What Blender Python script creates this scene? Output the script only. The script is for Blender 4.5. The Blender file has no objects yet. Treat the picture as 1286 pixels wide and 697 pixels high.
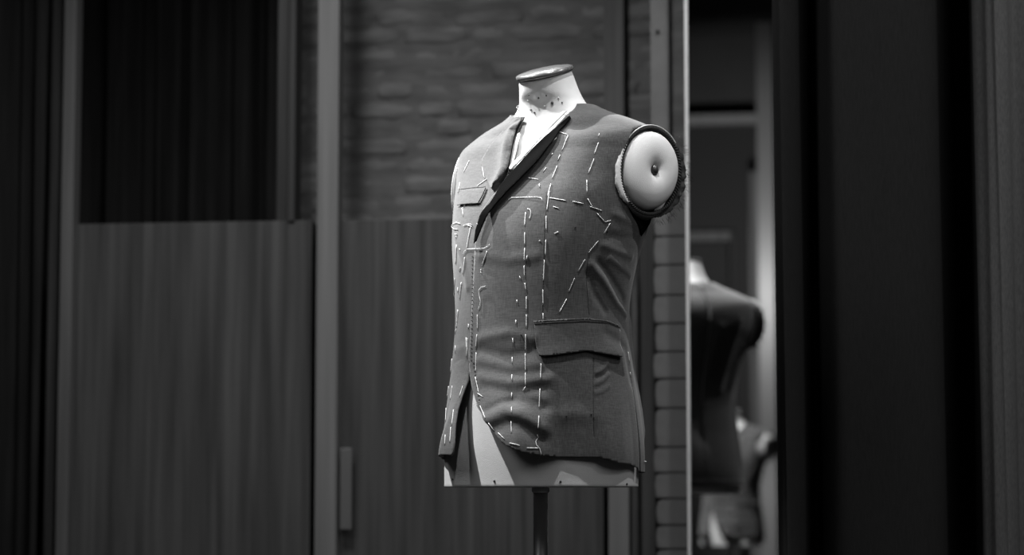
import bpy, bmesh, math, random
import numpy as np
from math import sin, cos, pi, radians as R
from mathutils import Vector as V, Matrix, Euler, noise
from mathutils.bvhtree import BVHTree
from mathutils.geometry import delaunay_2d_cdt
random.seed(4); rng = np.random.default_rng(4)
C = bpy.context.scene.collection
sc = bpy.context.scene

# ------------------------------------------------------------------ camera
F = 3036.0; CX, CY = 643.0, 348.5; PITCH = math.atan(282.5 / F); CZ = 0.87
cd = bpy.data.cameras.new('camera'); cam = bpy.data.objects.new('camera', cd); C.objects.link(cam)
cd.sensor_width = 36; cd.lens = F / 1286 * 36
cam.location = (0, 0, CZ); cam.rotation_euler = (pi / 2 + PITCH, 0, 0)
cd.dof.use_dof = True; cd.dof.focus_distance = 4.42; cd.dof.aperture_fstop = 3.2
cd.clip_end = 60
sc.camera = cam
def ray(px, py):
    u = (px - CX) / F; v = (CY - py) / F
    return V((u, cos(PITCH) - v * sin(PITCH), sin(PITCH) + v * cos(PITCH)))
CAM = V((0, 0, CZ))

# ------------------------------------------------------------------ world, view
w = bpy.data.worlds.new('world'); sc.world = w; w.use_nodes = True
w.node_tree.nodes['Background'].inputs[0].default_value = (1, 1, 1, 1)
w.node_tree.nodes['Background'].inputs[1].default_value = 0.0
vs = sc.view_settings
sc.display_settings.display_device = 'sRGB'
vs.view_transform = 'Standard'; vs.look = 'None'; vs.exposure = 0.0; vs.gamma = 1.0
try: vs.use_curve_mapping = False
except Exception: pass
sc.cycles.max_bounces = 8

# ------------------------------------------------------------------ ceiling spots of the shop, then added fill and brightening lights
def lamp(name, kind, loc, aim, power, size, cone=None, blend=.5):
    l = bpy.data.lights.new(name, kind); l.energy = power
    if kind == 'SPOT':
        l.shadow_soft_size = size; l.spot_size = R(cone); l.spot_blend = blend
    else:
        l.shape = 'RECTANGLE'; l.size, l.size_y = size
    o = bpy.data.objects.new(name, l); C.objects.link(o); o.location = loc
    o.rotation_euler = (V(aim) - V(loc)).to_track_quat('-Z', 'Y').to_euler()
    return o
lamp('spot_light', 'SPOT', (-1.12, 5.22, 3.15), (0.10, 4.5, 1.62), 760, .012, 22, .5)   # from behind, left: shoulders and lapel
lamp('spot_light', 'SPOT', (-1.10, 4.38, 3.25), (0.06, 4.5, 1.00), 560, .014, 20, .6)   # key from the left, steep
lamp('spot_light', 'SPOT', (1.25, 4.0, 3.2), (0.08, 4.5, 1.30), 85, .02, 28, .4)      # from the right
lamp('spot_light', 'SPOT', (.10, 3.84, 3.25), (0.04, 4.5, 1.20), 160, .016, 30, .5)     # steep, in front of the form
lamp('spot_light', 'SPOT', (.04, 4.62, 3.5), (0.07, 4.5, 1.55), 50, .02, 16, .5)       # straight above the shoulders
lamp('fill_light', 'AREA', (-.25, 5.9, 3.2), (0.05, 4.55, 1.3), 5, (.5, .3))  # weak fill added behind the form to lift its reflected back
lamp('fill_light', 'AREA', (1.5, 2.2, 3.0), (0.2, 4.6, 1.0), 14, (1.2, 1.2))  # soft fill added from the right
lamp('fill_light', 'AREA', (-1.9, 2.9, 3.0), (0, 4.6, 1.0), 16, (1.2, 1.2))  # soft fill added from the left
lamp('spot_light', 'SPOT', (-.7, 4.9, 3.15), (-.35, 6.9, 1.2), 85, .15, 75, 1)          # added wash to brighten the back wall
lamp('spot_light', 'SPOT', (.75, 5.3, 3.2), (.45, 6.5, 1.3), 52, .05, 60, 1)            # added to brighten mirror edge and pier
lamp('spot_light', 'SPOT', (1.9, 3.2, 3.1), (1.1, 4.95, 1.4), 34, .1, 85, 1)            # on the curtains
lamp('spot_light', 'SPOT', (-1.6, -.4, 3.0), (-.98, -1.52, 1.0), 560, .03, 44, .5)      # added to light the copy of the form behind the camera
lamp('spot_light', 'SPOT', (-.75, -.9, 2.3), (-1.0, -3.2, 2.3), 110, .08, 100, .6)         # added to brighten the rear of the room

# ------------------------------------------------------------------ materials
def mat(name, col, rough=.7, spec=.3, metal=0.0, var=0, scale=(8, 8, 8), bump=0, bscale=200, coord='Object', sheen=0, detail=4):
    m = bpy.data.materials.new(name); m.use_nodes = True; nt = m.node_tree; n = nt.nodes; b = n['Principled BSDF']
    b.inputs['Base Color'].default_value = (col, col, col, 1); b.inputs['Roughness'].default_value = rough
    b.inputs['Specular IOR Level'].default_value = spec; b.inputs['Metallic'].default_value = metal
    if sheen: b.inputs['Sheen Weight'].default_value = sheen
    tc = n.new('ShaderNodeTexCoord'); mp = n.new('ShaderNodeMapping'); nt.links.new(tc.outputs[coord], mp.inputs[0])
    mp.inputs['Scale'].default_value = scale
    if var:
        t = n.new('ShaderNodeTexNoise'); t.inputs['Scale'].default_value = 1; t.inputs['Detail'].default_value = detail
        nt.links.new(mp.outputs[0], t.inputs['Vector'])
        r = n.new('ShaderNodeMapRange'); r.inputs[1].default_value = .3; r.inputs[2].default_value = .7
        r.inputs[3].default_value = col * (1 - var); r.inputs[4].default_value = col * (1 + var)
        nt.links.new(t.outputs[0], r.inputs[0]); nt.links.new(r.outputs[0], b.inputs['Base Color'])
    if bump:
        t2 = n.new('ShaderNodeTexNoise'); t2.inputs['Scale'].default_value = bscale; t2.inputs['Detail'].default_value = 2
        nt.links.new(tc.outputs[coord], t2.inputs['Vector'])
        bp = n.new('ShaderNodeBump'); bp.inputs['Strength'].default_value = bump; bp.inputs['Distance'].default_value = .002
        nt.links.new(t2.outputs[0], bp.inputs['Height']); nt.links.new(bp.outputs[0], b.inputs['Normal'])
    return m
def wool(name, col):
    """suiting cloth: fine two-way yarns with heathered colour"""
    m = mat(name, col, .85, .15, sheen=.22); nt = m.node_tree; n = nt.nodes; b = n['Principled BSDF']
    tc = n.new('ShaderNodeTexCoord'); outs = []
    for s in ((700, 700, 60), (70, 70, 900)):
        mp = n.new('ShaderNodeMapping'); mp.inputs['Scale'].default_value = s; nt.links.new(tc.outputs['Object'], mp.inputs[0])
        t = n.new('ShaderNodeTexNoise'); t.inputs['Scale'].default_value = 1; t.inputs['Detail'].default_value = 2
        nt.links.new(mp.outputs[0], t.inputs['Vector']); outs.append(t.outputs[0])
    a = n.new('ShaderNodeMath'); a.operation = 'ADD'; nt.links.new(outs[0], a.inputs[0]); nt.links.new(outs[1], a.inputs[1])
    r = n.new('ShaderNodeMapRange'); r.inputs[1].default_value = .65; r.inputs[2].default_value = 1.35
    r.inputs[3].default_value = col * .55; r.inputs[4].default_value = col * 1.45
    nt.links.new(a.outputs[0], r.inputs[0]); nt.links.new(r.outputs[0], b.inputs['Base Color'])
    bp = n.new('ShaderNodeBump'); bp.inputs['Strength'].default_value = .25; bp.inputs['Distance'].default_value = .0006
    nt.links.new(a.outputs[0], bp.inputs['Height']); nt.links.new(bp.outputs[0], b.inputs['Normal'])
    return m
M = dict(
    canvas=mat('canvas', .55, .95, .05, var=.05, scale=(14, 14, 14), bump=.35, bscale=900),
    linen=mat('linen_canvas', .55, .9, .1, var=.12, scale=(300, 300, 300)),
    wool=wool('wool_suiting', .054), wool_side=wool('wool_suiting_side', .105),
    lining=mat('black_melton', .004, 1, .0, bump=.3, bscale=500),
    braid=mat('black_braid', .02, .8, .2),
    thread=mat('basting_thread', .62, .8, .1),
    dark_thread=mat('dark_thread', .02, .8, .1),
    cap=mat('varnished_wood', .09, .22, .6, var=.5, scale=(6, 60, 6)),
    steel=mat('dark_steel', .45, .42, .6, metal=.9), chrome=mat('chrome', .4, .2, .5, metal=1),
    pin=mat('pin_metal', .05, .35, .5, metal=.3),
    wood=mat('grey_wood', .082, .6, .2, var=.42, scale=(42, 42, 1.3), bump=.3, bscale=60, detail=8),
    wood_dim=mat('dim_wood', .05, .6, .2, var=.3, scale=(40, 40, 1.5)), wood_mid=mat('mid_wood', .15, .6, .2, var=.25, scale=(50, 50, 1.5)),
    wood_light=mat('pale_wood', .2, .55, .3, var=.2, scale=(40, 40, 1.2), detail=6),
    wood_dark=mat('dark_wood', .03, .7, .2),
    brick=mat('painted_brick', .2, .85, .2, var=.3, scale=(7, 7, 16), bump=.8, bscale=28),
    mortar=mat('mortar', .16, .95, .1, var=.25, scale=(20, 20, 20), bump=.8, bscale=90),
    pier=mat('pier_brick', .17, .8, .2, var=.12, scale=(10, 10, 10), bump=.5, bscale=70),
    wall=mat('dark_wall', .05, .8, .2, var=.15, scale=(2, 2, 2)),
    ceiling=mat('ceiling_paint', .05, .9, .1), floor=mat('floor_boards', .05, .5, .3, var=.3, scale=(1, 20, 1)),
    curtain=mat('black_curtain', .024, .95, .05, var=.25, scale=(60, 60, 3), bump=.3, bscale=400),
    curtain2=mat('charcoal_curtain', .04, .95, .05, var=.12, scale=(500, 500, 40), bump=.3, bscale=500),
    screen=mat('woven_panel', .17, .95, .05, var=.2, scale=(500, 500, 90), bump=.4, bscale=600),
    metal=mat('brushed_metal', .95, .4, .6), handle=mat('handle_metal', .17, .4, .5, metal=.2),
)
mm = bpy.data.materials.new('mirror_glass'); mm.use_nodes = True
b = mm.node_tree.nodes['Principled BSDF']; b.inputs['Metallic'].default_value = 1; b.inputs['Roughness'].default_value = 0
b.inputs['Base Color'].default_value = (.7, .7, .7, 1); M['mirror'] = mm

# ------------------------------------------------------------------ object helpers
def empty(name, loc, label, cat, group=None, rz=0, sx=1):
    o = bpy.data.objects.new(name, None); C.objects.link(o); o.location = loc; o.rotation_euler = (0, 0, rz); o.scale = (sx, 1, 1)
    o['label'] = label; o['category'] = cat
    if group: o['group'] = group
    return o
def mesh_obj(name, vs_, fs, material, parent=None, smooth=True, label=None, cat=None, group=None, kind=None):
    me = bpy.data.meshes.new(name); me.from_pydata([tuple(map(float, v)) for v in vs_], [], [tuple(int(i) for i in f) for f in fs])
    me.materials.append(material); me.update()
    if smooth: me.shade_smooth()
    o = bpy.data.objects.new(name, me); C.objects.link(o)
    if parent is not None: o.parent = parent
    if label: o['label'] = label
    if cat: o['category'] = cat
    if group: o['group'] = group
    if kind: o['kind'] = kind
    return o
def bevel(o, wd, seg=2):
    m = o.modifiers.new('bevel', 'BEVEL'); m.width = wd; m.segments = seg; m.limit_method = 'ANGLE'; return o
BOXF = [(0, 1, 3, 2), (4, 6, 7, 5), (0, 4, 5, 1), (2, 3, 7, 6), (0, 2, 6, 4), (1, 5, 7, 3)]
def box_geo(x0, x1, y0, y1, z0, z1):
    return [(x, y, z) for x in (x0, x1) for y in (y0, y1) for z in (z0, z1)], BOXF
def tube_geo(pts, r, sides=5, closed=False):
    pts = [V(p) for p in pts]; n = len(pts); vs_, fs = [], []
    up = V((0.13, .31, .94)).normalized()
    for i, p in enumerate(pts):
        a = pts[(i - 1) % n] if (closed or i) else p; c = pts[(i + 1) % n] if (closed or i < n - 1) else p
        t = (c - a); t = t.normalized() if t.length > 1e-9 else V((0, 0, 1))
        e1 = t.cross(up)
        if e1.length < 1e-3: e1 = t.cross(V((1, 0, 0)))
        e1.normalize(); e2 = t.cross(e1); rr = r[i] if hasattr(r, '__len__') else r
        for k in range(sides):
            an = 2 * pi * k / sides; vs_.append(p + e1 * (rr * cos(an)) + e2 * (rr * sin(an)))
    for i in range(n if closed else n - 1):
        j = (i + 1) % n
        for k in range(sides):
            l = (k + 1) % sides; fs.append((i * sides + k, i * sides + l, j * sides + l, j * sides + k))
    if not closed:
        fs.append(tuple(reversed(range(sides)))); fs.append(tuple((n - 1) * sides + k for k in range(sides)))
    return vs_, fs
def lathe_geo(prof, seg=40):
    vs_, fs = [], []
    for r, z in prof:
        for k in range(seg): vs_.append((r * cos(2 * pi * k / seg), r * sin(2 * pi * k / seg), z))
    for i in range(len(prof) - 1):
        for k in range(seg):
            l = (k + 1) % seg; fs.append((i * seg + k, i * seg + l, (i + 1) * seg + l, (i + 1) * seg + k))
    fs.append(tuple(reversed(range(seg)))); fs.append(tuple((len(prof) - 1) * seg + k for k in range(seg)))
    return vs_, fs
def merge(geos):
    vs_, fs = [], []
    for v, f in geos:
        o = len(vs_); vs_ += list(v); fs += [tuple(i + o for i in q) for q in f]
    return vs_, fs

# ------------------------------------------------------------------ room frame: s runs along the back wall, d goes away from the camera
WA = R(8.17); T = V((cos(WA), -sin(WA), 0)); N = V((sin(WA), cos(WA), 0)); PL = 6.352
def W(s, d, z): return T * s + N * (PL + d) + V((0, 0, z))
def sz(px, py, d):
    r = ray(px, py); t = (PL + d) / r.dot(N); p = CAM + r * t
    return p.dot(T), p.z
def wbox(name, s0, s1, d0, d1, z0, z1, m, bev=.003, **k):
    v, f = box_geo(s0, s1, d0, d1, z0, z1)
    parent = k.get('parent'); o = mesh_obj(name, v, f, m, smooth=False, **k)
    if parent is None:
        o.location = N * PL; o.rotation_euler = (0, 0, -WA)
    if bev: bevel(o, bev)
    return o
def room_empty(name, label=None, cat=None, kind=None, **k):
    o = bpy.data.objects.new(name, None); C.objects.link(o); o.location = N * PL; o.rotation_euler = (0, 0, -WA)
    if label: o['label'] = label
    if cat: o['category'] = cat
    if kind: o['kind'] = kind
    return o
CEIL = 3.95; REAR = -9.5
S0, S1 = -2.6, 3.0
wbox('floor', S0, S1, REAR, 1.2, -.1, 0, M['floor'], 0, kind='structure')
wbox('ceiling', S0, S1, REAR, 1.2, CEIL, CEIL + .1, M['ceiling'], 0, kind='structure')
wbox('wall_left', S0 - .1, S0, REAR, 1.2, 0, CEIL, M['wall'], 0, kind='structure')
wbox('wall_right', S1, S1 + .1, REAR, 1.2, 0, CEIL, M['wall'], 0, kind='structure')
# brick wall at the back
DW = .62
wb = room_empty('wall_back', kind='structure')
s_a = sz(357, 0, DW)[0]; s_b = sz(905, 0, DW)[0]
mesh_obj('mortar_bed', *box_geo(s_a, s_b, DW + .0045, DW + .12, 0, CEIL), M['mortar'], wb, smooth=False)
wbox('wall_recess', S0, S1, 1.18, 1.28, 0, CEIL, M['wall'], 0, kind='structure')
for k_ in ('brick', 'mortar'):
    nt = M[k_].node_tree; g_ = nt.nodes.new('ShaderNodeNewGeometry'); mp = nt.nodes.new('ShaderNodeMapping'); mp.inputs['Scale'].default_value = (9, 9, 30)
    nt.links.new(g_.outputs['Position'], mp.inputs[0])
    for q in [q for q in nt.nodes if q.type == 'TEX_NOISE']:
        nt.links.new(mp.outputs[0], q.inputs['Vector']); q.inputs['Scale'].default_value = .8
    for q in [q for q in nt.nodes if q.type == 'BUMP']: q.inputs['Distance'].default_value = .012; q.inputs['Strength'].default_value = .6
def brick_geo(L, H, D, seed):
    """a hand-cut brick with worn, uneven face and rounded arrises"""
    r = random.Random(seed); nx, nz = 6, 3; vs_, fs = [], []
    for i in range(nx + 1):
        for j in range(nz + 1):
            u = i / nx; v = j / nz; x = (u - .5) * L; z = (v - .5) * H
            e = max(abs(u - .5) * 2, 0) ** 6 + (abs(v - .5) * 2) ** 4
            y = min(e, 1.2) * .0040 + r.uniform(-.0014, .0018)
            if i in (0, nx): x += r.uniform(-.006, .006)
            z += r.uniform(-.0035, .0035)
            if i in (0, nx) and j in (0, nz): x *= .95; z *= .85
            vs_.append((x, y, z))
    for i in range(nx):
        for j in range(nz):
            a = i * (nz + 1) + j; fs.append((a, a + nz + 1, a + nz + 2, a + 1))
    rim = [i * (nz + 1) for i in range(nx + 1)] + [nx * (nz + 1) + j for j in range(1, nz + 1)] + [i * (nz + 1) + nz for i in range(nx - 1, -1, -1)] + [j for j in range(nz - 1, 0, -1)]
    k0 = len(vs_)
    for q in rim: vs_.append((vs_[q][0], D, vs_[q][2]))
    for k in range(len(rim)):
        l = (k + 1) % len(rim); fs.append((rim[k], k0 + k, k0 + l, rim[l]))
    return vs_, fs
variants = {}
z0b = sz(600, 300, DW)[1]; z1b = sz(600, -12, DW)[1]
H = .0555; z = z0b; row = 0
while z < z1b:
    s = s_a; first = random.choice([.08, .12, .16])
    while s < s_b:
        L = random.choice([.12, .15, .2, .22, .24]) if not first else first; first = None; hh = H * random.uniform(.84, .97)
        key = (L, random.randrange(4))
        if key not in variants:
            g = brick_geo(L - .009, H * .86, .03, hash(key) & 0xffff if False else int(L * 1000) * 7 + key[1]); me = bpy.data.meshes.new('brick'); me.from_pydata(g[0], [], g[1]); me.materials.append(M['brick']); me.shade_smooth(); variants[key] = me
        o = bpy.data.objects.new('brick', variants[key]); C.objects.link(o); o.parent = wb
        o.location = (s + L / 2, DW + random.uniform(-.001, .005), z + random.uniform(-.004, .004)); o.rotation_euler = (random.uniform(-.03, .03), random.uniform(-.025, .025), random.uniform(-.02, .02))
        o.scale = (1, 1, hh / (H * .86))
        s += L
    z += H; row += 1
# timber posts and frame members (px measured in the photo, converted on each plane)
def post(name, x0, x1, y0, y1, d, depth, m, **k):
    s0, zt = sz(x0, y0, d); s1, zb = sz(x1, y1, d)
    s0 = sz(x0, 348, d)[0]; s1 = sz(x1, 348, d)[0]
    return wbox(name, s0, s1, d, d + depth, max(zb, 0), min(zt, CEIL), m, **k)
post('trim_1', 397, 424, -400, 2000, .18, .06, M['wood_light'], kind='structure')
post('trim_2', 759, 785, -400, 275, .585, .05, M['wood_mid'], kind='structure')
post('trim_3', 75, 90, -400, 2000, .18, .06, M['wood_mid'], kind='structure')
post('trim_4', 60, 74, -400, 2000, .26, .06, M['wood'], kind='structure')
# window opening on the left: jamb, mullion
post('trim_5', 346, 360, -400, 278, .24, .06, M['wood_dim'], kind='structure')
post('trim_6', 360, 369, -400, 278, .21, .08, M['wood_dim'], kind='structure')
# low cabinets
def cabinet(x0, x1, ytop, d, label):
    e = room_empty('cabinet', label, 'cabinet')
    s0 = sz(x0, 400, d)[0]; s1 = sz(x1, 400, d)[0]; zt = sz((x0 + x1) / 2, ytop, d)[1]
    v, f = box_geo(s0 + .004, s1 - .004, d + .024, d + .36, .0, zt - .002)
    bevel(mesh_obj('body', v, f, M['wood'], e, smooth=False), .002)
    dr = bevel(mesh_obj('door', *box_geo(s0, s1, d, d + .022, .04, zt), M['wood'], e, smooth=False), .003)
    return e, dr, s0, s1, zt
cabinet(90, 391, 279, .22, 'wide grey wood-grain cabinet below the dark curtained opening')
e, dr, s0, s1, zt = cabinet(426, 757, 274, .24, 'grey wood-grain cabinet with bar handle behind the dress form')
hs0, hz1 = sz(429, 563, .215); hs1, hz0 = sz(443, 665, .215)
h = bevel(mesh_obj('handle', *box_geo(hs0, hs1, .195, .207, hz0, hz1), M['handle'], dr, smooth=False), .002)
for zc in (hz0 + .03, hz1 - .03): mesh_obj('handle_mount', *box_geo((hs0 + hs1) / 2 - .006, (hs0 + hs1) / 2 + .006, .205, .242, zc - .008, zc + .008), M['handle'], dr, smooth=False)
# boards between cabinet and pier
post('trim_7', 763, 789, 275, 2000, .25, .05, M['wood_light'], kind='structure')
post('trim_8', 792, 801, 275, 2000, .26, .05, M['wood'], kind='structure')
post('trim_9', 804, 822, 258, 2000, .27, .05, M['wood'], kind='structure')
# brick pier beside the mirror
e = room_empty('wall_pier', kind='structure')
DP = .12
sp0 = sz(823, 500, DP)[0]; sp1 = sz(900, 500, DP)[0]
mesh_obj('mortar_core', *box_geo(sp0 + .012, sp1, DP + .012, DP + .25, 0, CEIL), M['mortar'], e, smooth=False)
z = sz(840, 705, DP)[1]; zE = sz(840, 262, DP)[1]; k = 0
ZPB = [sz(840, y, DP)[1] for y in (720, 690, 660, 626.5, 594, 562, 513, 476, 442, 406.5, 371, 333, 297, 262)]
for a, c in zip(ZPB[:-1], ZPB[1:]):
    hh = c - a
    vs_, fs = [], []
    L_ = sp1 - sp0; rr = random.Random(k); hz = (hh - .0012) / 2; rad = rr.uniform(.010, .016)
    prof = [(L_ / 2, -hz), (L_ / 2, hz), (-L_ / 2 + rad * 2.2, hz), (-L_ / 2 + rad * 1.2, hz - .0012)]
    prof += [(-L_ / 2 + rad * (1 - sin(R(q))), hz - .002 - rad * (1 - cos(R(q))) * .9) for q in (20, 45, 70, 90)]
    prof += [(-L_ / 2 - .002, 0)] + [(-L_ / 2 + rad * (1 - cos(R(q))), -hz + rad * .8 * (1 - sin(R(q)))) for q in (10, 35, 60, 90)]
    bm = bmesh.new(); fv = [bm.verts.new((x, -.06, z)) for x, z in prof]; f = bm.faces.new(fv)
    r_ = bmesh.ops.extrude_face_region(bm, geom=[f]); bmesh.ops.translate(bm, vec=(0, .12, 0), verts=[q for q in r_['geom'] if isinstance(q, bmesh.types.BMVert)])
    bmesh.ops.recalc_face_normals(bm, faces=bm.faces)
    bmesh.ops.bevel(bm, geom=[q for q in bm.edges if q.verts[0].co.y < -.05 and q.verts[1].co.y < -.05], offset=.0035, segments=2, affect='EDGES')
    me = bpy.data.meshes.new('brick'); bm.to_mesh(me); bm.free(); me.materials.append(M['pier'])
    o = bpy.data.objects.new('brick', me); C.objects.link(o); o.parent = e
    o.location = (sp0 + L_ / 2 + rr.uniform(-.004, .003), DP + .06, (a + c) / 2); k += 1
# plastered upper part of the pier
mesh_obj('plaster', *box_geo(sz(818, 200, DP)[0], sz(841, 200, DP)[0], DP - .004, DP + .2, ZPB[-1], CEIL), M['pier'], e, smooth=False)
mesh_obj('nail', *tube_geo([(sz(826, 40, DP)[0], DP - .012, sz(826, 40, DP)[1]), (sz(826, 40, DP)[0], DP, sz(826, 40, DP)[1])], .005, 8), M['pin'], e)
mesh_obj('pier_shade', *box_geo(sz(841, 200, DP)[0], sp1, DP + .06, DP + .2, ZPB[-1], CEIL), M['wall'], e, smooth=False)  # dark colour stands in for shade on the upper right of the pier

# mirror
ms0 = sz(861.5, 348, -.012)[0]; ms1 = ms0 + .62
mr = room_empty('mirror', 'tall metal-edged wall mirror reflecting the back of the jacket', 'mirror')
mesh_obj('glass', *box_geo(ms0 + .006, ms1 - .006, 0, .006, .12, 2.95), M['mirror'], mr, smooth=False)
mesh_obj('backing', *box_geo(ms0 + .004, ms1 - .004, .007, .02, .12, 2.95), M['wood_dark'], mr, smooth=False)
bevel(mesh_obj('edge_strip', *box_geo(ms0, ms0 + .0085, -.012, .022, .11, 2.96), M['metal'], mr, smooth=False), .001)
bevel(mesh_obj('edge_strip', *box_geo(ms1 - .0085, ms1, -.012, .022, .11, 2.96), M['metal'], mr, smooth=False), .001)

# ------------------------------------------------------------------ curtains
def curtain(name, pts, z0, z1, m, label, nz=24, thick=.004):
    """pts: plan polyline (x,y) of the gathered cloth"""
    P = np.array(pts); vs_, fs = [], []
    n = len(P)
    for j in range(nz + 1):
        t = j / nz; z = z0 + (z1 - z0) * t
        for i in range(n):
            k = .004 * sin(5 * t + i * .3)
            vs_.append((P[i][0] + k, P[i][1] + .3 * k, z))
    for j in range(nz):
        for i in range(n - 1):
            a = j * n + i; fs.append((a, a + 1, a + n + 1, a + n))
    o = mesh_obj(name, vs_, fs, m, label=label, cat='curtain')
    so = o.modifiers.new('solid', 'SOLIDIFY'); so.thickness = thick
    return o
def wpts(sa, sb, d, amp, wl, n, seed):
    r = random.Random(seed); out = []; ph = r.uniform(0, 6)
    for i in range(n):
        s = sa + (sb - sa) * i / (n - 1)
        dd = d + amp * sin(2 * pi * s / wl + ph + .8 * sin(3.1 * s / wl)) + amp * .35 * sin(2 * pi * s / wl * 2.3 + 2 * ph)
        p = W(s, dd, 0); out.append((p.x, p.y))
    return out
curtain('curtain', wpts(sz(60, 200, .9)[0], sz(372, 200, .9)[0], .85, .035, .13, 220, 3), .02, 3.25, M['curtain'], 'black gathered curtain hanging in the opening above the wide cabinet')
curtain('curtain', wpts(sz(-120, 200, .12)[0], sz(62, 200, .12)[0], .10, .03, .12, 160, 5), .02, 3.25, M['curtain'], 'black gathered curtain at the far left edge beside the post')
# right-hand curtain, nearer than the mirror
def hermite(P, n=12):
    P = np.array(P, float); out = []
    for i in range(len(P) - 1):
        p0 = P[max(i - 1, 0)]; p1 = P[i]; p2 = P[i + 1]; p3 = P[min(i + 2, len(P) - 1)]
        for k in range(n):
            t = k / n
            out.append(.5 * ((2 * p1) + (-p0 + p2) * t + (2 * p0 - 5 * p1 + 4 * p2 - p3) * t * t + (-p0 + 3 * p1 - 3 * p2 + p3) * t ** 3))
    out.append(P[-1]); return np.array(out)
def xat(px, Y): return (px - CX) / F * Y
YC = 5.0
ctrl = [(976, YC + .3), (978, YC + .05), (984, YC), (1000, YC + .02), (1014, YC + .10), (1024, YC + .16), (1034, YC + .06), (1046, YC - .015), (1080, YC - .03), (1130, YC - .035), (1175, YC - .01), (1188, YC + .06), (1200, YC + .17), (1214, YC + .18), (1226, YC + .05), (1236, YC)]
pts = hermite([(xat(a, y), y) for a, y in ctrl])
curtain('curtain', pts, .02, 3.2, M['curtain2'], 'broad black curtain in heavy folds right of the mirror')
ctrl = [(1229, YC - .02), (1236, YC - .06), (1246, YC - .08), (1250, YC - .10), (1262, YC - .11), (1273, YC - .10), (1277, YC - .06), (1284, YC - .05), (1330, YC - .06), (1420, YC - .05)]
pts = hermite([(xat(a, y), y) for a, y in ctrl])
curtain('curtain', pts, .02, 3.2, M['screen'], 'lighter grey woven cloth hanging at the far right edge')

# ------------------------------------------------------------------ rear of the room (seen in the mirror)
def rs(px, py, dv):   # s and z of a thing behind the camera whose mirror image is seen at px,py at virtual depth dv
    return sz(px, py, dv)
wbox('wall_rear', S0, S1, REAR - .1, REAR, 0, CEIL, M['wall'], 0, kind='structure')
def rpost(name, x0, x1, y0, y1, dv, th, m):
    a, zt = rs(x0, y0, dv); c, zb = rs(x1, y1, dv)
    a = rs(x0, 348, dv)[0]; c = rs(x1, 348, dv)[0]
    wbox(name, a, c, -dv - th, -dv, max(zb, 0), min(zt, CEIL - .01), m, kind='structure')
rpost('trim_10', 952, 973, -500, 2000, 9.0, .1, M['handle'])
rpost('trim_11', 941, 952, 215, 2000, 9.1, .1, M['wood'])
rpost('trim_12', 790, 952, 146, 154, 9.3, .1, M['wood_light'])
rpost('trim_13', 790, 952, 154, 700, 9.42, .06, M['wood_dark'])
rpost('trim_14', 860, 917, 291, 302, 9.2, .1, M['wood'])
rpost('trim_15', 917, 924, 291, 2000, 9.2, .1, M['wood_dark'])

# ================================================================== the dress form
AX = V((.053, 4.5, 0)); PHI = R(38); FORMROT = -PHI
MW = Matrix.Translation(AX) @ Matrix.Rotation(FORMROT, 4, 'Z'); MI = MW.inverted()
def lray(px, py):
    return MI @ CAM, (MI.to_3x3() @ ray(px, py)).normalized()
# table: z, half width, front depth, back depth, y centre, exponent
TB = np.array([
 (.898, .1900, .150, .150, .000, 2.15),
 (.960, .1900, .148, .152, .000, 2.15),
 (1.03, .1830, .142, .145, .000, 2.15),
 (1.12, .1700, .133, .128, .000, 2.15),
 (1.21, .1630, .130, .118, .002, 2.15),
 (1.29, .1700, .133, .122, .008, 2.2),
 (1.36, .1820, .139, .132, .020, 2.25),
 (1.42, .1910, .136, .137, .034, 2.35),
 (1.47, .2010, .124, .134, .050, 2.5),
 (1.51, .2080, .110, .124, .058, 2.6),
 (1.54, .2060, .098, .108, .061, 2.6),
 (1.556, .1890, .083, .096, .060, 2.5),
 (1.572, .1560, .070, .086, .052, 2.3),
 (1.588, .1140, .061, .078, .048, 2.1),
 (1.602, .0860, .055, .070, .042, 2.0),
 (1.618, .0690, .054, .062, .038, 2.0),
 (1.640, .0580, .053, .055, .028, 2.0),
 (1.674, .0500, .048, .048, .015, 2.0)])
def curve(xs, ys):
    m = np.zeros_like(ys); d = np.diff(ys) / np.diff(xs)
    m[0] = d[0]; m[-1] = d[-1]
    for i in range(1, len(d)):
        m[i] = 0 if d[i - 1] * d[i] < 0 else (d[i - 1] * np.diff(xs)[i] + d[i] * np.diff(xs)[i - 1]) / (xs[i + 1] - xs[i - 1])
    def f(x):
        x = np.clip(x, xs[0], xs[-1]); k = np.clip(np.searchsorted(xs, x) - 1, 0, len(xs) - 2); h = xs[k + 1] - xs[k]; t = (x - xs[k]) / h
        return (2 * t**3 - 3 * t**2 + 1) * ys[k] + (t**3 - 2 * t**2 + t) * h * m[k] + (-2 * t**3 + 3 * t**2) * ys[k + 1] + (t**3 - t**2) * h * m[k + 1]
    return f
fa, fbf, fbb, fyc, fn = [curve(TB[:, 0], TB[:, i]) for i in range(1, 6)]
zz = np.linspace(.898, 1.674, 1500); aa = fa(zz)
vv = np.concatenate([[0], np.cumsum(np.hypot(np.diff(zz), .62 * np.diff(aa)))]) + .898
VMAX = vv[-1]
Zv = lambda v: np.interp(v, vv, zz); Vz = lambda z: np.interp(z, zz, vv)
def ss(a, b_, x):
    t = np.clip((x - a) / (b_ - a), 0, 1); return t * t * (3 - 2 * t)
TILT = math.tan(R(19))
def S(th, v):
    z = Zv(v); a, bf, bb, yc, n = fa(z), fbf(z), fbb(z), fyc(z), fn(z)
    s, c = np.sin(th), np.cos(th); e = 2 / n
    x = a * np.sign(s) * np.abs(s) ** e
    y = np.where(c >= 0, -bf, bb) * np.abs(c) ** e
    zt = z + ss(1.615, 1.665, z) * TILT * y
    return np.stack([x, y + yc, zt], -1)
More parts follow.
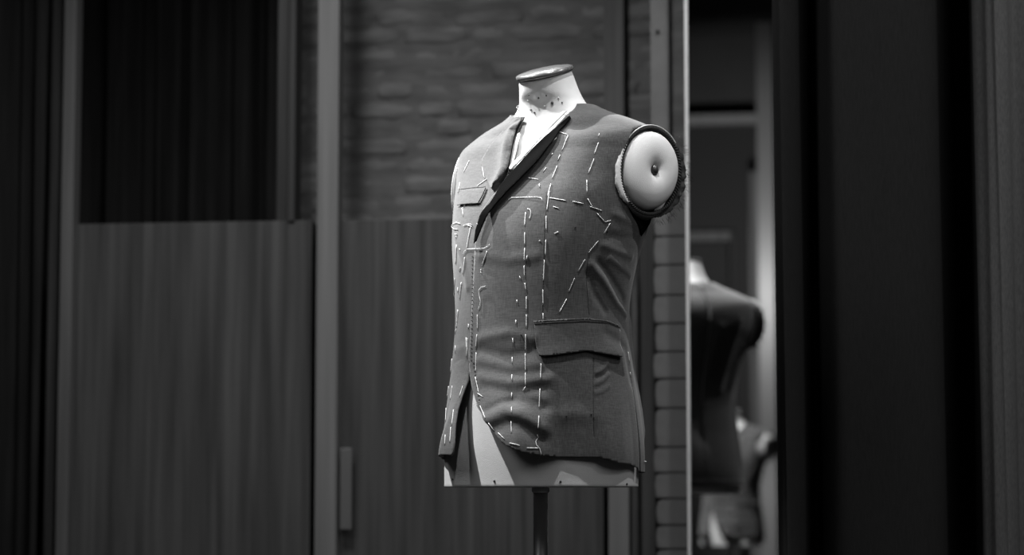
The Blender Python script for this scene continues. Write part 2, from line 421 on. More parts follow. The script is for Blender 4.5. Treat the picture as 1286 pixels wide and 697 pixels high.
def Nrm(th, v):
    h = .004
    du = S(th + .02, v) - S(th - .02, v); dv = S(th, np.minimum(v + h, VMAX)) - S(th, np.maximum(v - h, .898))
    n = np.cross(du, dv); return n / np.maximum(np.linalg.norm(n, axis=-1, keepdims=True), 1e-9)
def flare(th, v):
    """how far the skirt of the jacket stands off"""
    z = Zv(v); d = np.degrees(th)
    hem = np.interp(d, [-180, -100, -60, -40, -22, 0, 20, 32, 42, 52, 62, 72, 84, 95, 110, 180], [.012, .002, -.003, .004, .044, .042, .032, .008, -.007, -.005, .000, .009, .006, -.002, -.002, .010])
    f = hem * ss(1.12, .95, z)
    return f
FOLDS = []      # (array of (u,v) metric points, width, amplitude)
RU = .175
def disp(th, v):
    out = np.zeros_like(th)
    P = np.stack([th * RU, v], -1)
    for pl, wd, amp in FOLDS:
        best = np.full(th.shape, 9.0); 
        for i in range(len(pl) - 1):
            a, c = pl[i], pl[i + 1]; ab = c - a; L2 = (ab ** 2).sum() + 1e-12
            t = np.clip(((P - a) @ ab) / L2, 0, 1); q = a + t[..., None] * ab
            dd = np.hypot(*(np.moveaxis(P - q, -1, 0))); best = np.minimum(best, dd)
        out += amp * np.exp(-(best / wd) ** 2)
    return out
def J(th, v, off):
    return S(th, v) + Nrm(th, v) * (off + flare(th, v) + disp(th, v))[..., None]
# parametric inversion: photo ray -> (theta, v) on the cloth surface
def make_inv(off):
    th = np.radians(np.arange(-180, 181, 2.0)); v = np.linspace(.898, VMAX, 190)
    A, B = np.meshgrid(th, v); P = S(A, B) + Nrm(A, B) * (off + flare(A, B))[..., None]
    n = len(th); fs = []; 
    for j in range(len(v) - 1):
        for i in range(n - 1): fs.append((j * n + i, j * n + i + 1, (j + 1) * n + i + 1, (j + 1) * n + i))
    pv = [V(p) for p in P.reshape(-1, 3)]
    bv = BVHTree.FromPolygons(pv, fs)
    def inv(px, py):
        o, d = lray(px, py); loc, nn, idx, dist = bv.ray_cast(o, d)
        k = 0
        if loc is None:
            # off the silhouette: nearest surface point to the ray
            best = None
            t0 = (V((0, 0, 1.3)) - o).dot(d)
            for q in np.linspace(t0 - .3, t0 + .3, 31):
                l2, n2, i2, d2 = bv.find_nearest(o + d * q)
                if best is None or d2 < best[0]: best = (d2, l2, i2)
            loc, idx = best[1], best[2]
        f = fs[idx]; a, b_, c_, d_ = [pv[i] for i in f]
        e1 = b_ - a; e2 = d_ - a; q = loc - a
        m = Matrix(((e1.dot(e1), e1.dot(e2)), (e1.dot(e2), e2.dot(e2))))
        try: r = m.inverted() @ V((q.dot(e1), q.dot(e2)))
        except Exception: r = V((.5, .5))
        j, i = divmod(f[0], n)
        return th[i] + np.clip(r[0], 0, 1) * (th[1] - th[0]), v[j] + np.clip(r[1], 0, 1) * (v[1] - v[0])
    return inv
inv = make_inv(.010)
def dense(poly, step=7, closed=True):
    out = []; n = len(poly)
    for i in range(n if closed else n - 1):
        a = np.array(poly[i], float); c = np.array(poly[(i + 1) % n], float); k = max(1, int(np.hypot(*(c - a)) / step))
        for q in range(k): out.append(tuple(a + (c - a) * q / k))
    if not closed: out.append(tuple(poly[-1]))
    return out
def to_uv(poly, closed=True, step=7): return [np.array(inv(*p)) * (RU, 1) for p in dense(poly, step, closed)]
def uvd(deg, z): return np.array([math.radians(deg) * RU, float(Vz(z))])

# folds of the cloth, traced as strokes
def fold(pl, wpx, amp): FOLDS.append((np.array([np.array(inv(*p)) * (RU, 1) for p in pl]), wpx * .00148, amp))
_F = [
 ([(742, 332), (757, 352), (774, 382), (784, 396)], 5, .0038), ([(752, 330), (768, 352), (782, 376)], 5, -.0035),
 ([(738, 345), (745, 368), (760, 392)], 5, -.0025), ([(757, 308), (775, 316), (792, 322)], 5, .0025), ([(765, 296), (785, 300), (800, 298)], 5, -.002),
 ([(765, 324), (780, 336), (790, 346)], 5, .003), ([(770, 268), (790, 278), (803, 286)], 5, .002),
 ([(604, 440), (640, 447), (672, 440)], 7, -.0022), ([(604, 452), (640, 462), (676, 458)], 7, .0022),
 ([(604, 474), (640, 480), (690, 476)], 7, .003), ([(608, 487), (645, 494), (680, 488)], 7, -.0025),
 ([(612, 528), (635, 516), (655, 520), (682, 538)], 9, .0065), ([(615, 542), (640, 533), (660, 538), (680, 552)], 8, -.004), ([(640, 505), (660, 503), (684, 512)], 7, -.003),
 ([(612, 515), (628, 506), (642, 503)], 5, -.003),
 ([(748, 468), (757, 464), (762, 456)], 2.5, .0025), ([(748, 482), (756, 478), (763, 470)], 2.5, .0025), ([(748, 494), (757, 491), (764, 485)], 2.5, .002), ([(748, 475), (757, 471), (763, 463)], 2.5, -.002),
 ([(606, 320), (640, 326), (672, 322)], 8, .002), ([(604, 425), (640, 418), (670, 424)], 7, .002),
 ([(690, 524), (720, 520), (750, 524)], 10, .002), ([(760, 420), (785, 440), (792, 480)], 7, -.002),
 ([(570, 300), (580, 330), (585, 360)], 6, .002), ([(570, 440), (582, 436), (588, 444)], 5, .0018), ([(568, 452), (578, 450), (588, 455)], 4, -.001),
 ([(700, 190), (720, 215), (735, 245)], 10, .002), ([(724, 160), (745, 190), (752, 215)], 12, -.0015)]
for a in _F: fold(*a)
# gentle back folds (seen in the mirror)
for dg, z1_, z2_ in ((150, 1.48, 1.25), (172, 1.46, 1.2), (-160, 1.47, 1.22), (120, 1.2, 1.0), (-140, 1.15, .95)):
    FOLDS.append((np.array([uvd(dg, z1_), uvd(dg + 8, z2_)]), .014, .005))

def inside(poly, P):
    x, y = P[:, 0], P[:, 1]; r = np.zeros(len(P), bool); n = len(poly)
    for i in range(n):
        x1, y1 = poly[i]; x2, y2 = poly[(i + 1) % n]
        if y1 == y2: continue
        c = ((y1 > y) != (y2 > y)) & (x < (x2 - x1) * (y - y1) / (y2 - y1) + x1); r ^= c
    return r
def sheet(name, poly, offf, m, parent, step=.004, holes=(), thick=.0018, rel=None, label=None):
    """cloth panel: polygon in the unrolled surface, triangulated and wrapped round the form"""
    poly = [np.array(p) for p in poly]
    def resample(pl):
        out = []; n = len(pl)
        for i in range(n):
            a, c = pl[i], pl[(i + 1) % n]; k = max(1, int(np.hypot(*(c - a)) / (step * 1.1)))
            for q in range(k): out.append(a + (c - a) * q / k)
        return out
    loops = [resample(poly)] + [resample([np.array(p) for p in h]) for h in holes]
    allp, edges = [], []
    for lp in loops:
        o = len(allp); allp += lp; edges += [(o + i, o + (i + 1) % len(lp)) for i in range(len(lp))]
    B = np.array(loops[0]); mn, mx = B.min(0), B.max(0)
    gx, gy = np.meshgrid(np.arange(mn[0], mx[0], step), np.arange(mn[1], mx[1], step)); gx = gx + (np.arange(gx.shape[0]) % 2)[:, None] * step / 2
    G = np.stack([gx.ravel(), gy.ravel()], -1); ok = inside(loops[0], G)
    for h in loops[1:]: ok &= ~inside(h, G)
    G = G[ok]; bp = np.array(allp)
    keep = np.ones(len(G), bool)
    for q in bp:
        keep &= (np.abs(G - q).max(1) > step * .45)
    G = G[keep]
    pts2 = [V(p) for p in allp] + [V(p) for p in G]
    r = delaunay_2d_cdt(pts2, edges, [], 0, 1e-7)
    P2 = np.array([tuple(p) for p in r[0]]); Fc = np.array([f for f in r[2]])
    cen = P2[Fc].mean(1); ok = inside(loops[0], cen)
    for h in loops[1:]: ok &= ~inside(h, cen)
    Fc = Fc[ok]
    used = np.unique(Fc); mp = -np.ones(len(P2), int); mp[used] = range(len(used)); P2 = P2[used]; Fc = mp[Fc]
    th, v = P2[:, 0] / RU, P2[:, 1]
    X = J(th, v, offf(P2) if callable(offf) else np.full(len(P2), offf))
    o = mesh_obj(name, X, Fc, m, parent, label=label)
    if thick:
        so = o.modifiers.new('solid', 'SOLIDIFY'); so.thickness = thick; so.offset = -1
    return o, X, Fc

def dist_to(pl, P):
    best = np.full(len(P), 9.0)
    for i in range(len(pl) - 1):
        a, c = pl[i], pl[i + 1]; ab = c - a; L2 = (ab ** 2).sum() + 1e-12
        t = np.clip(((P - a) @ ab) / L2, 0, 1); best = np.minimum(best, np.hypot(*(P - (a + t[:, None] * ab)).T))
    return best

# ---- form
form = empty('dress_form', AX, 'canvas tailor\'s dress form on a steel pole in the foreground', 'dress form', 'dress forms', FORMROT)
form['label'] = 'cream canvas dress form with wooden neck cap on dark pole, wearing the basted jacket'
del form['group']
th = np.radians(np.arange(0, 360, 3.0)); v = np.linspace(.898, VMAX, 150)
A, B = np.meshgrid(th, v); P = S(A, B).reshape(-1, 3); n = len(th)
fs = [(j * n + i, j * n + (i + 1) % n, (j + 1) * n + (i + 1) % n, (j + 1) * n + i) for j in range(len(v) - 1) for i in range(n)]
fs.append(tuple(reversed(range(n)))); fs.append(tuple((len(v) - 1) * n + i for i in range(n)))
TOR = (P, [tuple(f) for f in fs[:-2]])
body = mesh_obj('torso', P, fs, M['canvas'], form)
m = body.modifiers.new('b', 'BEVEL'); m.width = .002; m.segments = 2; m.limit_method = 'ANGLE'; m.angle_limit = R(60)
# neck cap
seg = 56; prof = [(.90, -.001), (1.06, 0), (1.09, .003), (1.08, .0075), (.98, .0095), (.7, .0120), (.35, .0133), (0.02, .0138)]
vs_, fs = [], []
nz_ = V((0, -sin(R(19)), cos(R(19))))
for rr, hh in prof:
    for k in range(seg):
        a = 2 * pi * k / seg; x = .0502 * rr * sin(a); y = .0485 * rr * cos(a)
        c = V((x, .015, 1.674)) + V((0, 1, TILT)) * y; vs_.append(c + nz_ * hh)
for i in range(len(prof) - 1):
    for k in range(seg):
        l = (k + 1) % seg; fs.append((i * seg + l, i * seg + k, (i + 1) * seg + k, (i + 1) * seg + l))
fs.append(tuple((len(prof) - 1) * seg + k for k in reversed(range(seg)))); fs.append(tuple(range(seg)))
mesh_obj('neck_cap', vs_, fs, M['cap'], form, label='polished wooden cap on the neck')
# arm plates
def plate(sx):
    c0 = V((sx * .211, .057, 1.478)); de = R(12); nn = V((sx * cos(de), -sin(de), .05)).normalized()
    e1 = V((0, 0, 1)).cross(nn).normalized() * sx; e2 = nn.cross(e1).normalized() * sx   # e1 ~ toward back
    if e2.z < 0: e2 = -e2
    if e1.y < 0: e1 = -e1
    rot = R(30); u1 = e1 * cos(rot) - e2 * sin(rot); u2 = e2 * cos(rot) + e1 * sin(rot)
    vs_, fs = [], []; seg = 64
    rings = [(1.0, -.05), (1.0, -.012), (.985, -.003), (.95, .004), (.88, .010), (.75, .0155), (.6, .0185), (.45, .0195), (.32, .0185), (.22, .016), (.14, .012), (.08, .008), (.03, .006)]
    for r_, h_ in rings:
        for k in range(seg):
            a = 2 * pi * k / seg
            egg = 1 + .05 * sin(a)
            rad = 1 - .012 * (sin(5 * a) + sin(9 * a + 1)) * (1 if .15 < r_ < .5 else 0)
            vs_.append(c0 + u1 * (.0665 * r_ * rad * cos(a) * egg) + u2 * (.079 * r_ * rad * sin(a)) + nn * h_)
    for i in range(len(rings) - 1):
        for k in range(seg):
            l = (k + 1) % seg; q = (i * seg + k, i * seg + l, (i + 1) * seg + l, (i + 1) * seg + k)
            fs.append(q)
    fs.append(tuple((len(rings) - 1) * seg + k for k in range(seg)))
    o = mesh_obj('arm_plate', vs_, fs, M['canvas'], form, label='padded canvas plate closing the armhole')
    g1 = tube_geo([c0 + nn * .004, c0 + nn * .012], .0095, 16); 
    prof = [(.0095, .006), (.0105, .010), (.009, .0155), (.005, .018), (.001, .0185)]
    v2 = []; f2 = []
    for r_, h_ in prof:
        for k in range(16):
            a = 2 * pi * k / 16; v2.append(c0 + e1 * r_ * cos(a) * .8 + e2 * r_ * sin(a) + nn * h_)
    for i in range(len(prof) - 1):
        for k in range(16):
            l = (k + 1) % 16; f2.append((i * 16 + k, i * 16 + l, (i + 1) * 16 + l, (i + 1) * 16 + k))
    f2.append(tuple(4 * 16 + k for k in range(16)))
    mesh_obj('screw', v2, f2, M['pin'], o, label='dark metal screw in the middle of the plate')
    return c0, nn, e1, e2, u1, u2
PR = plate(1); plate(-1)
# pole and base
mesh_obj('pole', *tube_geo([(0, 0, .06), (0, 0, .5), (0, 0, .9)], .0135, 20), M['steel'], form)
mesh_obj('pole_sleeve', *tube_geo([(0, 0, .06), (0, 0, .86)], .0155, 20), M['steel'], form) if False else None
mesh_obj('pole_collar', *lathe_geo([(.014, .888), (.0165, .890), (.0165, .896), (.015, .898)]), M['steel'], form)
mesh_obj('base', *lathe_geo([(.19, 0), (.19, .012), (.16, .022), (.05, .03), (.025, .05), (.016, .075), (.013, .08)], 48), M['steel'], form)

# ---- jacket
jk = empty('jacket', AX, 'half-made dark wool jacket with white basting stitches, worn by the foreground dress form', 'jacket', None, FORMROT)
jk.location = AX + V((0, 0, .9))
JO = V((0, 0, -.9))
_mo = mesh_obj
def jmesh(name, vs_, fs, m, parent, **k):
    o = _mo(name, vs_, fs, m, parent, **k)
    if parent is jk: o.location = JO
    return o
_old = mesh_obj; mesh_obj = jmesh
HEMZ = .932
edgeA = [(715, 142), (700, 157), (680, 178), (655, 205), (636, 228), (619, 246), (608, 262), (602, 280), (598, 305), (596, 340), (594, 380), (592, 420), (590, 452), (591, 470), (594, 488), (599, 504), (607, 522), (618, 540), (631, 556), (645, 564), (660, 569), (678, 572), (700, 574), (730, 575), (752, 575)]
eA = to_uv(edgeA, closed=False)
seamB = [(752, 575), (745, 540), (745, 500), (745, 450), (742, 400), (738, 350), (742, 300), (752, 262)]
sm = to_uv(seamB, closed=False, step=10)
HU = eA[-1][1]
back = math.pi * RU
# armhole outline on the surface (cast sideways on to the cloth)
def arm_loop(sx, grow=0.0, kk=72):
    out = []
    th = np.radians(np.arange(0, 181, 2.0)) * sx; v = np.linspace(1.30, Vz(1.60), 140)
    Ag, Bg = np.meshgrid(th, v); Q = S(Ag, Bg) + Nrm(Ag, Bg) * .01; n = len(th)
    fs = [(j * n + i, j * n + i + 1, (j + 1) * n + i + 1, (j + 1) * n + i) for j in range(len(v) - 1) for i in range(n - 1)]
    pv = [V(q) for q in Q.reshape(-1, 3)]; bv = BVHTree.FromPolygons(pv, fs)
    c0, nn, e1, e2, u1, u2 = PR
    for k in range(kk):
        a = 2 * pi * k / kk
        p = c0 + u1 * ((.069 + grow) * cos(a)) + u2 * ((.082 + grow) * sin(a)) - nn * .010
        p.x *= sx
        loc, n2, idx, dd = bv.find_nearest(p)
        f = fs[idx]; a_, b_, d_ = pv[f[0]], pv[f[1]], pv[f[3]]
        e1_, e2_, q = b_ - a_, d_ - a_, loc - a_
        r = Matrix(((e1_.dot(e1_), e1_.dot(e2_)), (e1_.dot(e2_), e2_.dot(e2_)))).inverted() @ V((q.dot(e1_), q.dot(e2_)))
        j, i = divmod(f[0], n)
        out.append(np.array([(th[i] + np.clip(r[0], 0, 1) * (th[1] - th[0])) * RU, v[j] + np.clip(r[1], 0, 1) * (v[1] - v[0])]))
    return out
armR = arm_loop(1); armL = arm_loop(-1)
# neckline at the back
nkz = float(Vz(1.603)); 
shA = eA[0]                                   # top of left front at the neck
neckR = [shA, np.array([math.radians(60) * RU, nkz]), np.array([math.radians(100) * RU, nkz]), np.array([math.radians(140) * RU, nkz + .002]), np.array([back, nkz + .003])]
# main shell, worn left side and back (one sheet from the closure round to centre back)
hemR = [np.array([math.radians(d) * RU, float(Vz(z_))]) for d, z_ in ((78, .940), (90, .938), (101, .932))]
vent = [np.array([math.radians(103) * RU, Vz(.925)]), np.array([math.radians(104) * RU, Vz(1.10)]), np.array([math.radians(106) * RU, Vz(.925)])]
polyA = list(eA) + [p for p in hemR if p[0] > eA[-1][0]] + vent + [np.array([math.radians(140) * RU, Vz(.925)]), np.array([back, Vz(.925)])] + neckR[::-1][:-1]
def near(P, pl, w_): return np.exp(-(dist_to(pl, P) / w_) ** 2)
seamline = np.array(sm)
vl = np.array([vent[0], vent[1]])
def offA(P):
    o = np.full(len(P), .0115)
    o -= .0014 * near(P, seamline, .0016)
    front = near(P, np.array(eA[22:70]), .02)
    o += .001 * front
    return o
print('edge ranges', [np.degrees(e[0] / RU).round() for e in eA[::8]], np.degrees(sm[0][0] / RU))
front_, XA, FA = sheet('front_panel', polyA, offA, M['wool'], jk, step=.0034, holes=[armR], label='wool front, side and back with pocket, over the other front')
# worn right front (viewer's left), lying under
edgeB = [(657, 146), (650, 160), (646, 175), (641, 205), (645, 225), (640, 260), (625, 300), (618, 350), (610, 400), (600, 432), (589, 456), (586, 478), (579, 496), (573, 515), (570, 535), (569, 556), (567, 570), (563, 573), (559, 571)]
eB = to_uv(edgeB, closed=False)
polyB = list(eB)
z9 = eB[-1]
polyB += [np.array([min(math.radians(-75) * RU, z9[0] - .01), z9[1] - .004]), np.array([math.radians(-100) * RU, Vz(.925)]), np.array([math.radians(-140) * RU, Vz(.925)]), np.array([-back, Vz(.925)]), np.array([-back, nkz + .003]), np.array([math.radians(-140) * RU, nkz + .002]), np.array([math.radians(-100) * RU, nkz]), np.array([math.radians(-70) * RU, nkz - .002])]
print('eB', [np.degrees(e[0] / RU).round() for e in eB[::6]])
def offB(P): return np.full(len(P), .0065)
pB, XB, FB = sheet('front_panel', polyB, offB, M['wool'], jk, step=.0038, holes=[armL], label='under front panel with rolled lapel and welt pocket')
# a raycast target made of both panels
def bvh_of(lst):
    vs_, fs = merge([([V(p) for p in X], [tuple(map(int, f)) for f in Fc]) for X, Fc in lst]); return BVHTree.FromPolygons(vs_, fs)
BV = bvh_of([(XA, FA), (XB, FB), TOR])
BV2 = BVHTree.FromPolygons([V(p) for p in P], [f for f in [(j * n + i, j * n + (i + 1) % n, (j + 1) * n + (i + 1) % n, (j + 1) * n + i) for j in range(149) for i in range(120)]]) if False else None
def hit(px, py, bv=None, lift=.0008):
    o, d = lray(px, py); loc, nn, idx, dd = (bv or BV).ray_cast(o, d)
    if loc is None:
        best = None; t0 = (V((0, 0, 1.3)) - o).dot(d)
        for q in np.linspace(t0 - .3, t0 + .3, 41):
            l2, n2, i2, d2 = (bv or BV).find_nearest(o + d * q)
            if best is None or d2 < best[0]: best = (d2, l2, n2)
        loc, nn = best[1], best[2]
    if nn.dot(d) > 0: nn = -nn
    return loc + nn * lift, nn

# lapel rolled back on the worn right front
lap = [(656, 147), (646, 149), (631, 165), (616, 182), (605, 200), (606, 212), (611, 224), (619, 239), (627, 231), (634, 222), (640, 212), (643, 196), (647, 175), (651, 160)]
roll = np.array(to_uv([(650, 152), (641, 172), (636, 195), (634, 214), (624, 234)], closed=False))
def offLap(P):
    d = dist_to(roll, P); k_ = ss(.0, .035, np.hypot(*(P - roll[0]).T)); return .0105 + k_ * .0085 * np.exp(-(d / .012) ** 2) + k_ * .003 * np.exp(-(d / .004) ** 2)
sheet('lapel', to_uv(lap, step=4), offLap, M['wool'], jk, step=.0028, label='grey lapel rolled open beside the neck')
# canvas interlining showing along the neck opening
il = [(652, 166), (649, 168), (644, 185), (639, 212), (643, 210), (648, 190), (652, 172)]
sheet('interlining', to_uv(il, step=4), .0095, M['linen'], jk, step=.0025, label='pale canvas strip inside the lapel')
il = [(712, 141), (690, 163), (664, 192), (643, 214), (640, 212), (662, 188), (686, 161), (707, 141)]
sheet('interlining', to_uv(il, step=4), .0135, M['linen'], jk, step=.0025, label='pale canvas strip along the black lapel facing')
# black undercollar / facing of the other lapel, standing proud; lower tail stands in for its shadow
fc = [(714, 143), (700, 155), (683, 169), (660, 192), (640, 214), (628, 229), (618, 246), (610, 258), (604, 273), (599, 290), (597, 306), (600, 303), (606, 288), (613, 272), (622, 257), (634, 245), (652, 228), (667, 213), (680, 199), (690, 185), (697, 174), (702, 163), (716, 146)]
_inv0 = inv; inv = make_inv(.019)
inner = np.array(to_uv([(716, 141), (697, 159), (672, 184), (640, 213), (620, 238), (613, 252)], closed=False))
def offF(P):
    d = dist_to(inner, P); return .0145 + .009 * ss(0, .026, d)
sheet('lapel_facing_and_shade', to_uv(fc, step=4), offF, M['lining'], jk, step=.003, label='black facing of the turned-in lapel, with a lower tail drawn for its shadow'); inv = _inv0
# pockets
fl = [(672, 407), (700, 405), (735, 403.5), (760, 405.5), (772, 409), (776, 414), (777, 430), (778, 446), (776, 449), (760, 446), (736, 441), (708, 445), (684, 448), (678, 446), (675, 440), (673, 425)]
bot = np.array(to_uv([(674, 440), (684, 448), (708, 445), (736, 441), (760, 446), (778, 449)], closed=False))
def offFl(P):
    d = dist_to(bot, P); x = np.clip((P[:, 0] - bot[:, 0].min()) / np.ptp(bot[:, 0]), 0, 1)
    return .0150 + (.0012 + .004 * ss(.55, .9, x)) * np.exp(-(d / .018) ** 2)
sheet('pocket_flap', to_uv(fl, step=4), offFl, M['wool'], jk, step=.003, thick=.003, label='wide flap of the side pocket')
def strip(name, pl, wd, off, m, th_=.0015, label=None):
    c = np.array(to_uv(pl, closed=False, step=5)); t = np.gradient(c, axis=0); t /= np.linalg.norm(t, axis=1, keepdims=True); q = np.stack([-t[:, 1], t[:, 0]], -1) * wd / 2
    return sheet(name, [*(c + q), *(c - q)[::-1]], off, m, jk, step=.0022, thick=th_, label=label)
strip('pocket_welt', [(671, 404.5), (700, 402.5), (735, 401), (760, 403.5), (774, 409)], .003, .0152, M['wool'], .002)
strip('pocket_welt', [(672, 407), (700, 405.3), (735, 404), (762, 406), (776, 412)], .0014, .0156, M['dark_thread'], .001)
bp_ = [(577, 239), (594, 237), (611, 236), (607, 246), (602, 255), (588, 256), (576, 257)]
sheet('breast_welt', to_uv(bp_, step=4), .0088, M['wool'], jk, step=.0025, label='small welt of the breast pocket')
for pl in ([(577, 239), (594, 237), (611, 236)], [(611, 237), (607, 246), (602, 255)], [(602, 256), (588, 256.5), (576, 258)]):
    pass

def tubes_on(name, pls, r, m, parent, lift=.001, step=3, label=None, bv=None, kind=None, sides=5, joined=False):
    gs = []
    for pl in pls:
        pts = [hit(x, y, bv, lift)[0] for x, y in dense(pl, step, False)]
        if len(pts) < 2: continue
        gs.append(tube_geo(pts, r, sides))
    if joined: return [mesh_obj(name, *merge(gs), m, parent, kind=kind, label=label)]
    return [mesh_obj(name, *g, m, parent, label=label) for g in gs]
tubes_on('seam', [[(577, 239), (594, 237), (611, 236)], [(611, 237), (607, 246), (602, 255)], [(602, 256), (588, 256.5), (576, 258)]], .0007, M['dark_thread'], jk, .0030)
tubes_on('seam', [[(745, 449), (745, 500), (746, 548)], [(739, 318), (736, 350), (740, 395)]], .0006, M['dark_thread'], jk, .0000)
tubes_on('seam', [[(686, 240), (686, 262), (684, 285), (683, 320), (682, 360), (681, 400)], [(611, 224), (619, 238)]], .0005, M['dark_thread'], jk, .0001)

# basting stitches: each one traced where it lies on the cloth
def tr(sc_, ox, oy, pls): return [[(ox + x / sc_, oy + y / sc_) for x, y in pl] for pl in pls]
st = []
st += tr(4.353, 550, 260, [[(135,5),(140,50)],[(180,112),(168,170),(158,230)],[(148,275),(138,370)],[(130,412),(120,505)],[(110,560),(103,635)],
  [(270,240),(242,320)],[(217,588),(217,672)],[(103,210),(98,310)],[(95,390),(88,500)],[(480,30),(475,105)],[(475,140),(475,210)],[(475,225),(472,295)],
  [(472,320),(474,385)],[(476,415),(482,458)],[(484,490),(484,568)],[(484,588),(484,660)],[(592,50),(592,128)],[(590,180),(587,265)],[(582,290),(577,405)],
  [(574,452),(575,535)],[(575,580),(575,620)],[(170,640),(168,668)],[(100,670),(96,695)],[(125,330),(118,350)],[(110,440),(112,470)]])
st += tr(3.485, 540, 240, [[(788,140),(760,185)],[(735,218),(693,270)],[(678,298),(647,352)],[(633,380),(606,442)],[(598,472),(567,530)],[(525,30),(595,42)],
  [(625,45),(670,55)],[(700,68),(752,85)],[(730,97),(765,135)],[(765,135),(790,128)],[(540,68),(563,76)],[(545,185),(563,178)],[(523,0),(512,85)],
  [(118,235),(114,320)],[(160,640),(160,690)],[(125,520),(118,600)]])
st += tr(3.485, 540, 60, [[(605,385),(578,450)],[(570,470),(560,495)],[(557,518),(535,573)],[(530,597),(515,650)],[(738,415),(720,465)],[(718,487),(693,550)],
  [(686,580),(687,635)],[(690,660),(710,697)],[(173,495),(148,545)],[(133,590),(124,635)],[(230,525),(240,572)],[(250,575),(208,605)],[(555,395),(535,415)],
  [(510,525),(495,545)],[(480,597),(480,612)],[(430,570),(475,578)],[(158,678),(152,697)]])
st += tr(3.168, 540, 420, [[(188,0),(183,55)],[(185,72),(183,150)],[(182,170),(195,235)],[(200,285),(220,333)],[(233,352),(255,383)],[(272,392),(297,417)],
  [(317,432),(357,442)],[(385,452),(436,453)],[(330,15),(332,42)],[(328,90),(328,118)],[(327,160),(326,185)],[(326,232),(325,255)],[(325,290),(324,312)],
  [(323,345),(324,392)],[(381,0),(381,65)],[(380,76),(380,148)],[(380,152),(380,205)],[(442,115),(440,178)],[(438,215),(434,292)],[(433,325),(430,375)],
  [(150,15),(147,92)],[(132,205),(118,250)],[(78,95),(75,150)],[(70,205),(66,250)],[(90,205),(82,260)],[(66,293),(63,345)],[(62,400),(60,440)],[(95,300),(88,360)],
  [(84,370),(80,430)],[(787,70),(792,110)],[(795,150),(797,165)],[(103,45),(101,75)]])
tubes_on('basting_stitch', st, .0007, M['thread'], jk, .0010)
small = tr(4.353, 550, 260, [[(490,265),(480,295)],[(448,378),(452,395)],[(432,508),(435,528)],[(427,618),(427,645)],[(553,185),(562,183)],[(120,228),(122,236)],[(640,145),(650,138)]])
small += tr(3.168, 540, 420, [[(190,235),(213,250)],[(185,275),(197,268)],[(380,208),(370,225)]])
small += tr(3.485, 540, 60, [[(560,368),(605,382)],[(538,462),(535,470)],[(583,286),(606,300)],[(590,300),(600,288)]])
tubes_on('basting_stitch', small, .0007, M['thread'], jk, .0012)
loose = tr(4.353, 550, 260, [[(112,120),(92,122),(78,108),(84,92),(104,84),(125,92)],[(142,102),(160,95),(180,94),(190,100)],[(165,100),(188,108)],[(95,150),(108,148),(104,158),(98,175)],
  [(140,262),(150,240),(165,230),(205,229),(250,228),(272,218),(285,205)],[(240,340),(232,350),(242,362)],[(262,433),(240,438),(226,455),(228,485),(236,515),(232,540),(222,558)],
  [(490,10),(504,14),(510,28),(508,45),(500,65)],[(217,93),(222,97)]])
loose += tr(3.168, 540, 420, [[(427,398),(430,410),(420,425),(422,440),(436,455),(441,475),(430,510),(431,530)]])
loose += tr(3.485, 540, 240, [[(345,38),(360,30),(420,28),(470,27),(488,31),(494,42)]])
loose += tr(3.485, 540, 60, [[(108,515),(103,535),(104,560)],[(742,378),(736,392)]])
tubes_on('loose_thread', loose, .00055, M['thread'], jk, .0016, step=1.5)
# picked edge stitches along the closure
pk = [[(x, y), (x - 1.6, y + .4)] for x, y in [(594.6 - .5 * k * .12, 322 + 5 * k) for k in range(27)]] + [[(596 + k * .8, 455 + 5.2 * k), (594 + k * .8, 456 + 5.2 * k)] for k in range(10)]
tubes_on('edge_stitching', pk, .0006, M['dark_thread'], jk, .0009, joined=True, kind='stuff', step=2)
pk = [[(x, y), (x + 1, y + 1)] for x, y in [(724, 254), (722, 285), (762, 290), (742, 520), (745, 524), (711, 522), (654, 420)]]
tubes_on('tack', pk, .0012, M['dark_thread'], jk, .001, step=1)

# armhole finish: canvas edge, light piping, twisted black braid
c0, nn, e1, e2, u1, u2 = PR
def ring(sx, grow, lift, kk=160):
    out = []
    for k in range(kk):
        a = 2 * pi * k / kk
        p = c0 + u1 * ((.0685 + grow) * cos(a)) + u2 * ((.0815 + grow) * sin(a)) + nn * lift; p.x *= sx; out.append(p)
    return out
for sx in (1, -1):
    base = ring(sx, .003, .0); n_ = len(base); gs = []
    nx = V((nn.x * sx, nn.y, nn.z))
    for ph in (0, pi):
        pl = []
        for i, p in enumerate(base * 3):
            q = i / 3
            k0_ = int(q) % n_; fr = q - int(q); pp = base[k0_].lerp(base[(k0_ + 1) % n_], fr)
            rad = (pp - V((c0.x * sx, c0.y, c0.z))).normalized(); an = 2 * pi * q / n_ * 46 + ph
            pl.append(pp + rad * (.0022 * cos(an)) + nx * (.0022 * sin(an)))
        gs.append(tube_geo(pl, .0024, 6, True))
    mesh_obj('armhole_braid', *merge(gs), M['braid'], jk, label='twisted black braid round the armhole')
    # sleeve seam allowance: band from cloth to ring
    outer = ring(sx, .0105, -.008); inn = ring(sx, .0065, .002); low = ring(sx, .0125, -.028)
    vs_ = [*low, *outer, *inn]; m_ = len(outer)
    fs = [(r * m_ + i, r * m_ + (i + 1) % m_, (r + 1) * m_ + (i + 1) % m_, (r + 1) * m_ + i) for r in (0, 1) for i in range(m_)]
    o = mesh_obj('armhole_edge', vs_, fs, M['wool'], jk); so = o.modifiers.new('s', 'SOLIDIFY'); so.thickness = .0012
    mesh_obj('armhole_piping', *tube_geo(ring(sx, .0078, .0022)[30:114], .0010, 6), M['thread'], jk, label='white basting cord round the armhole')
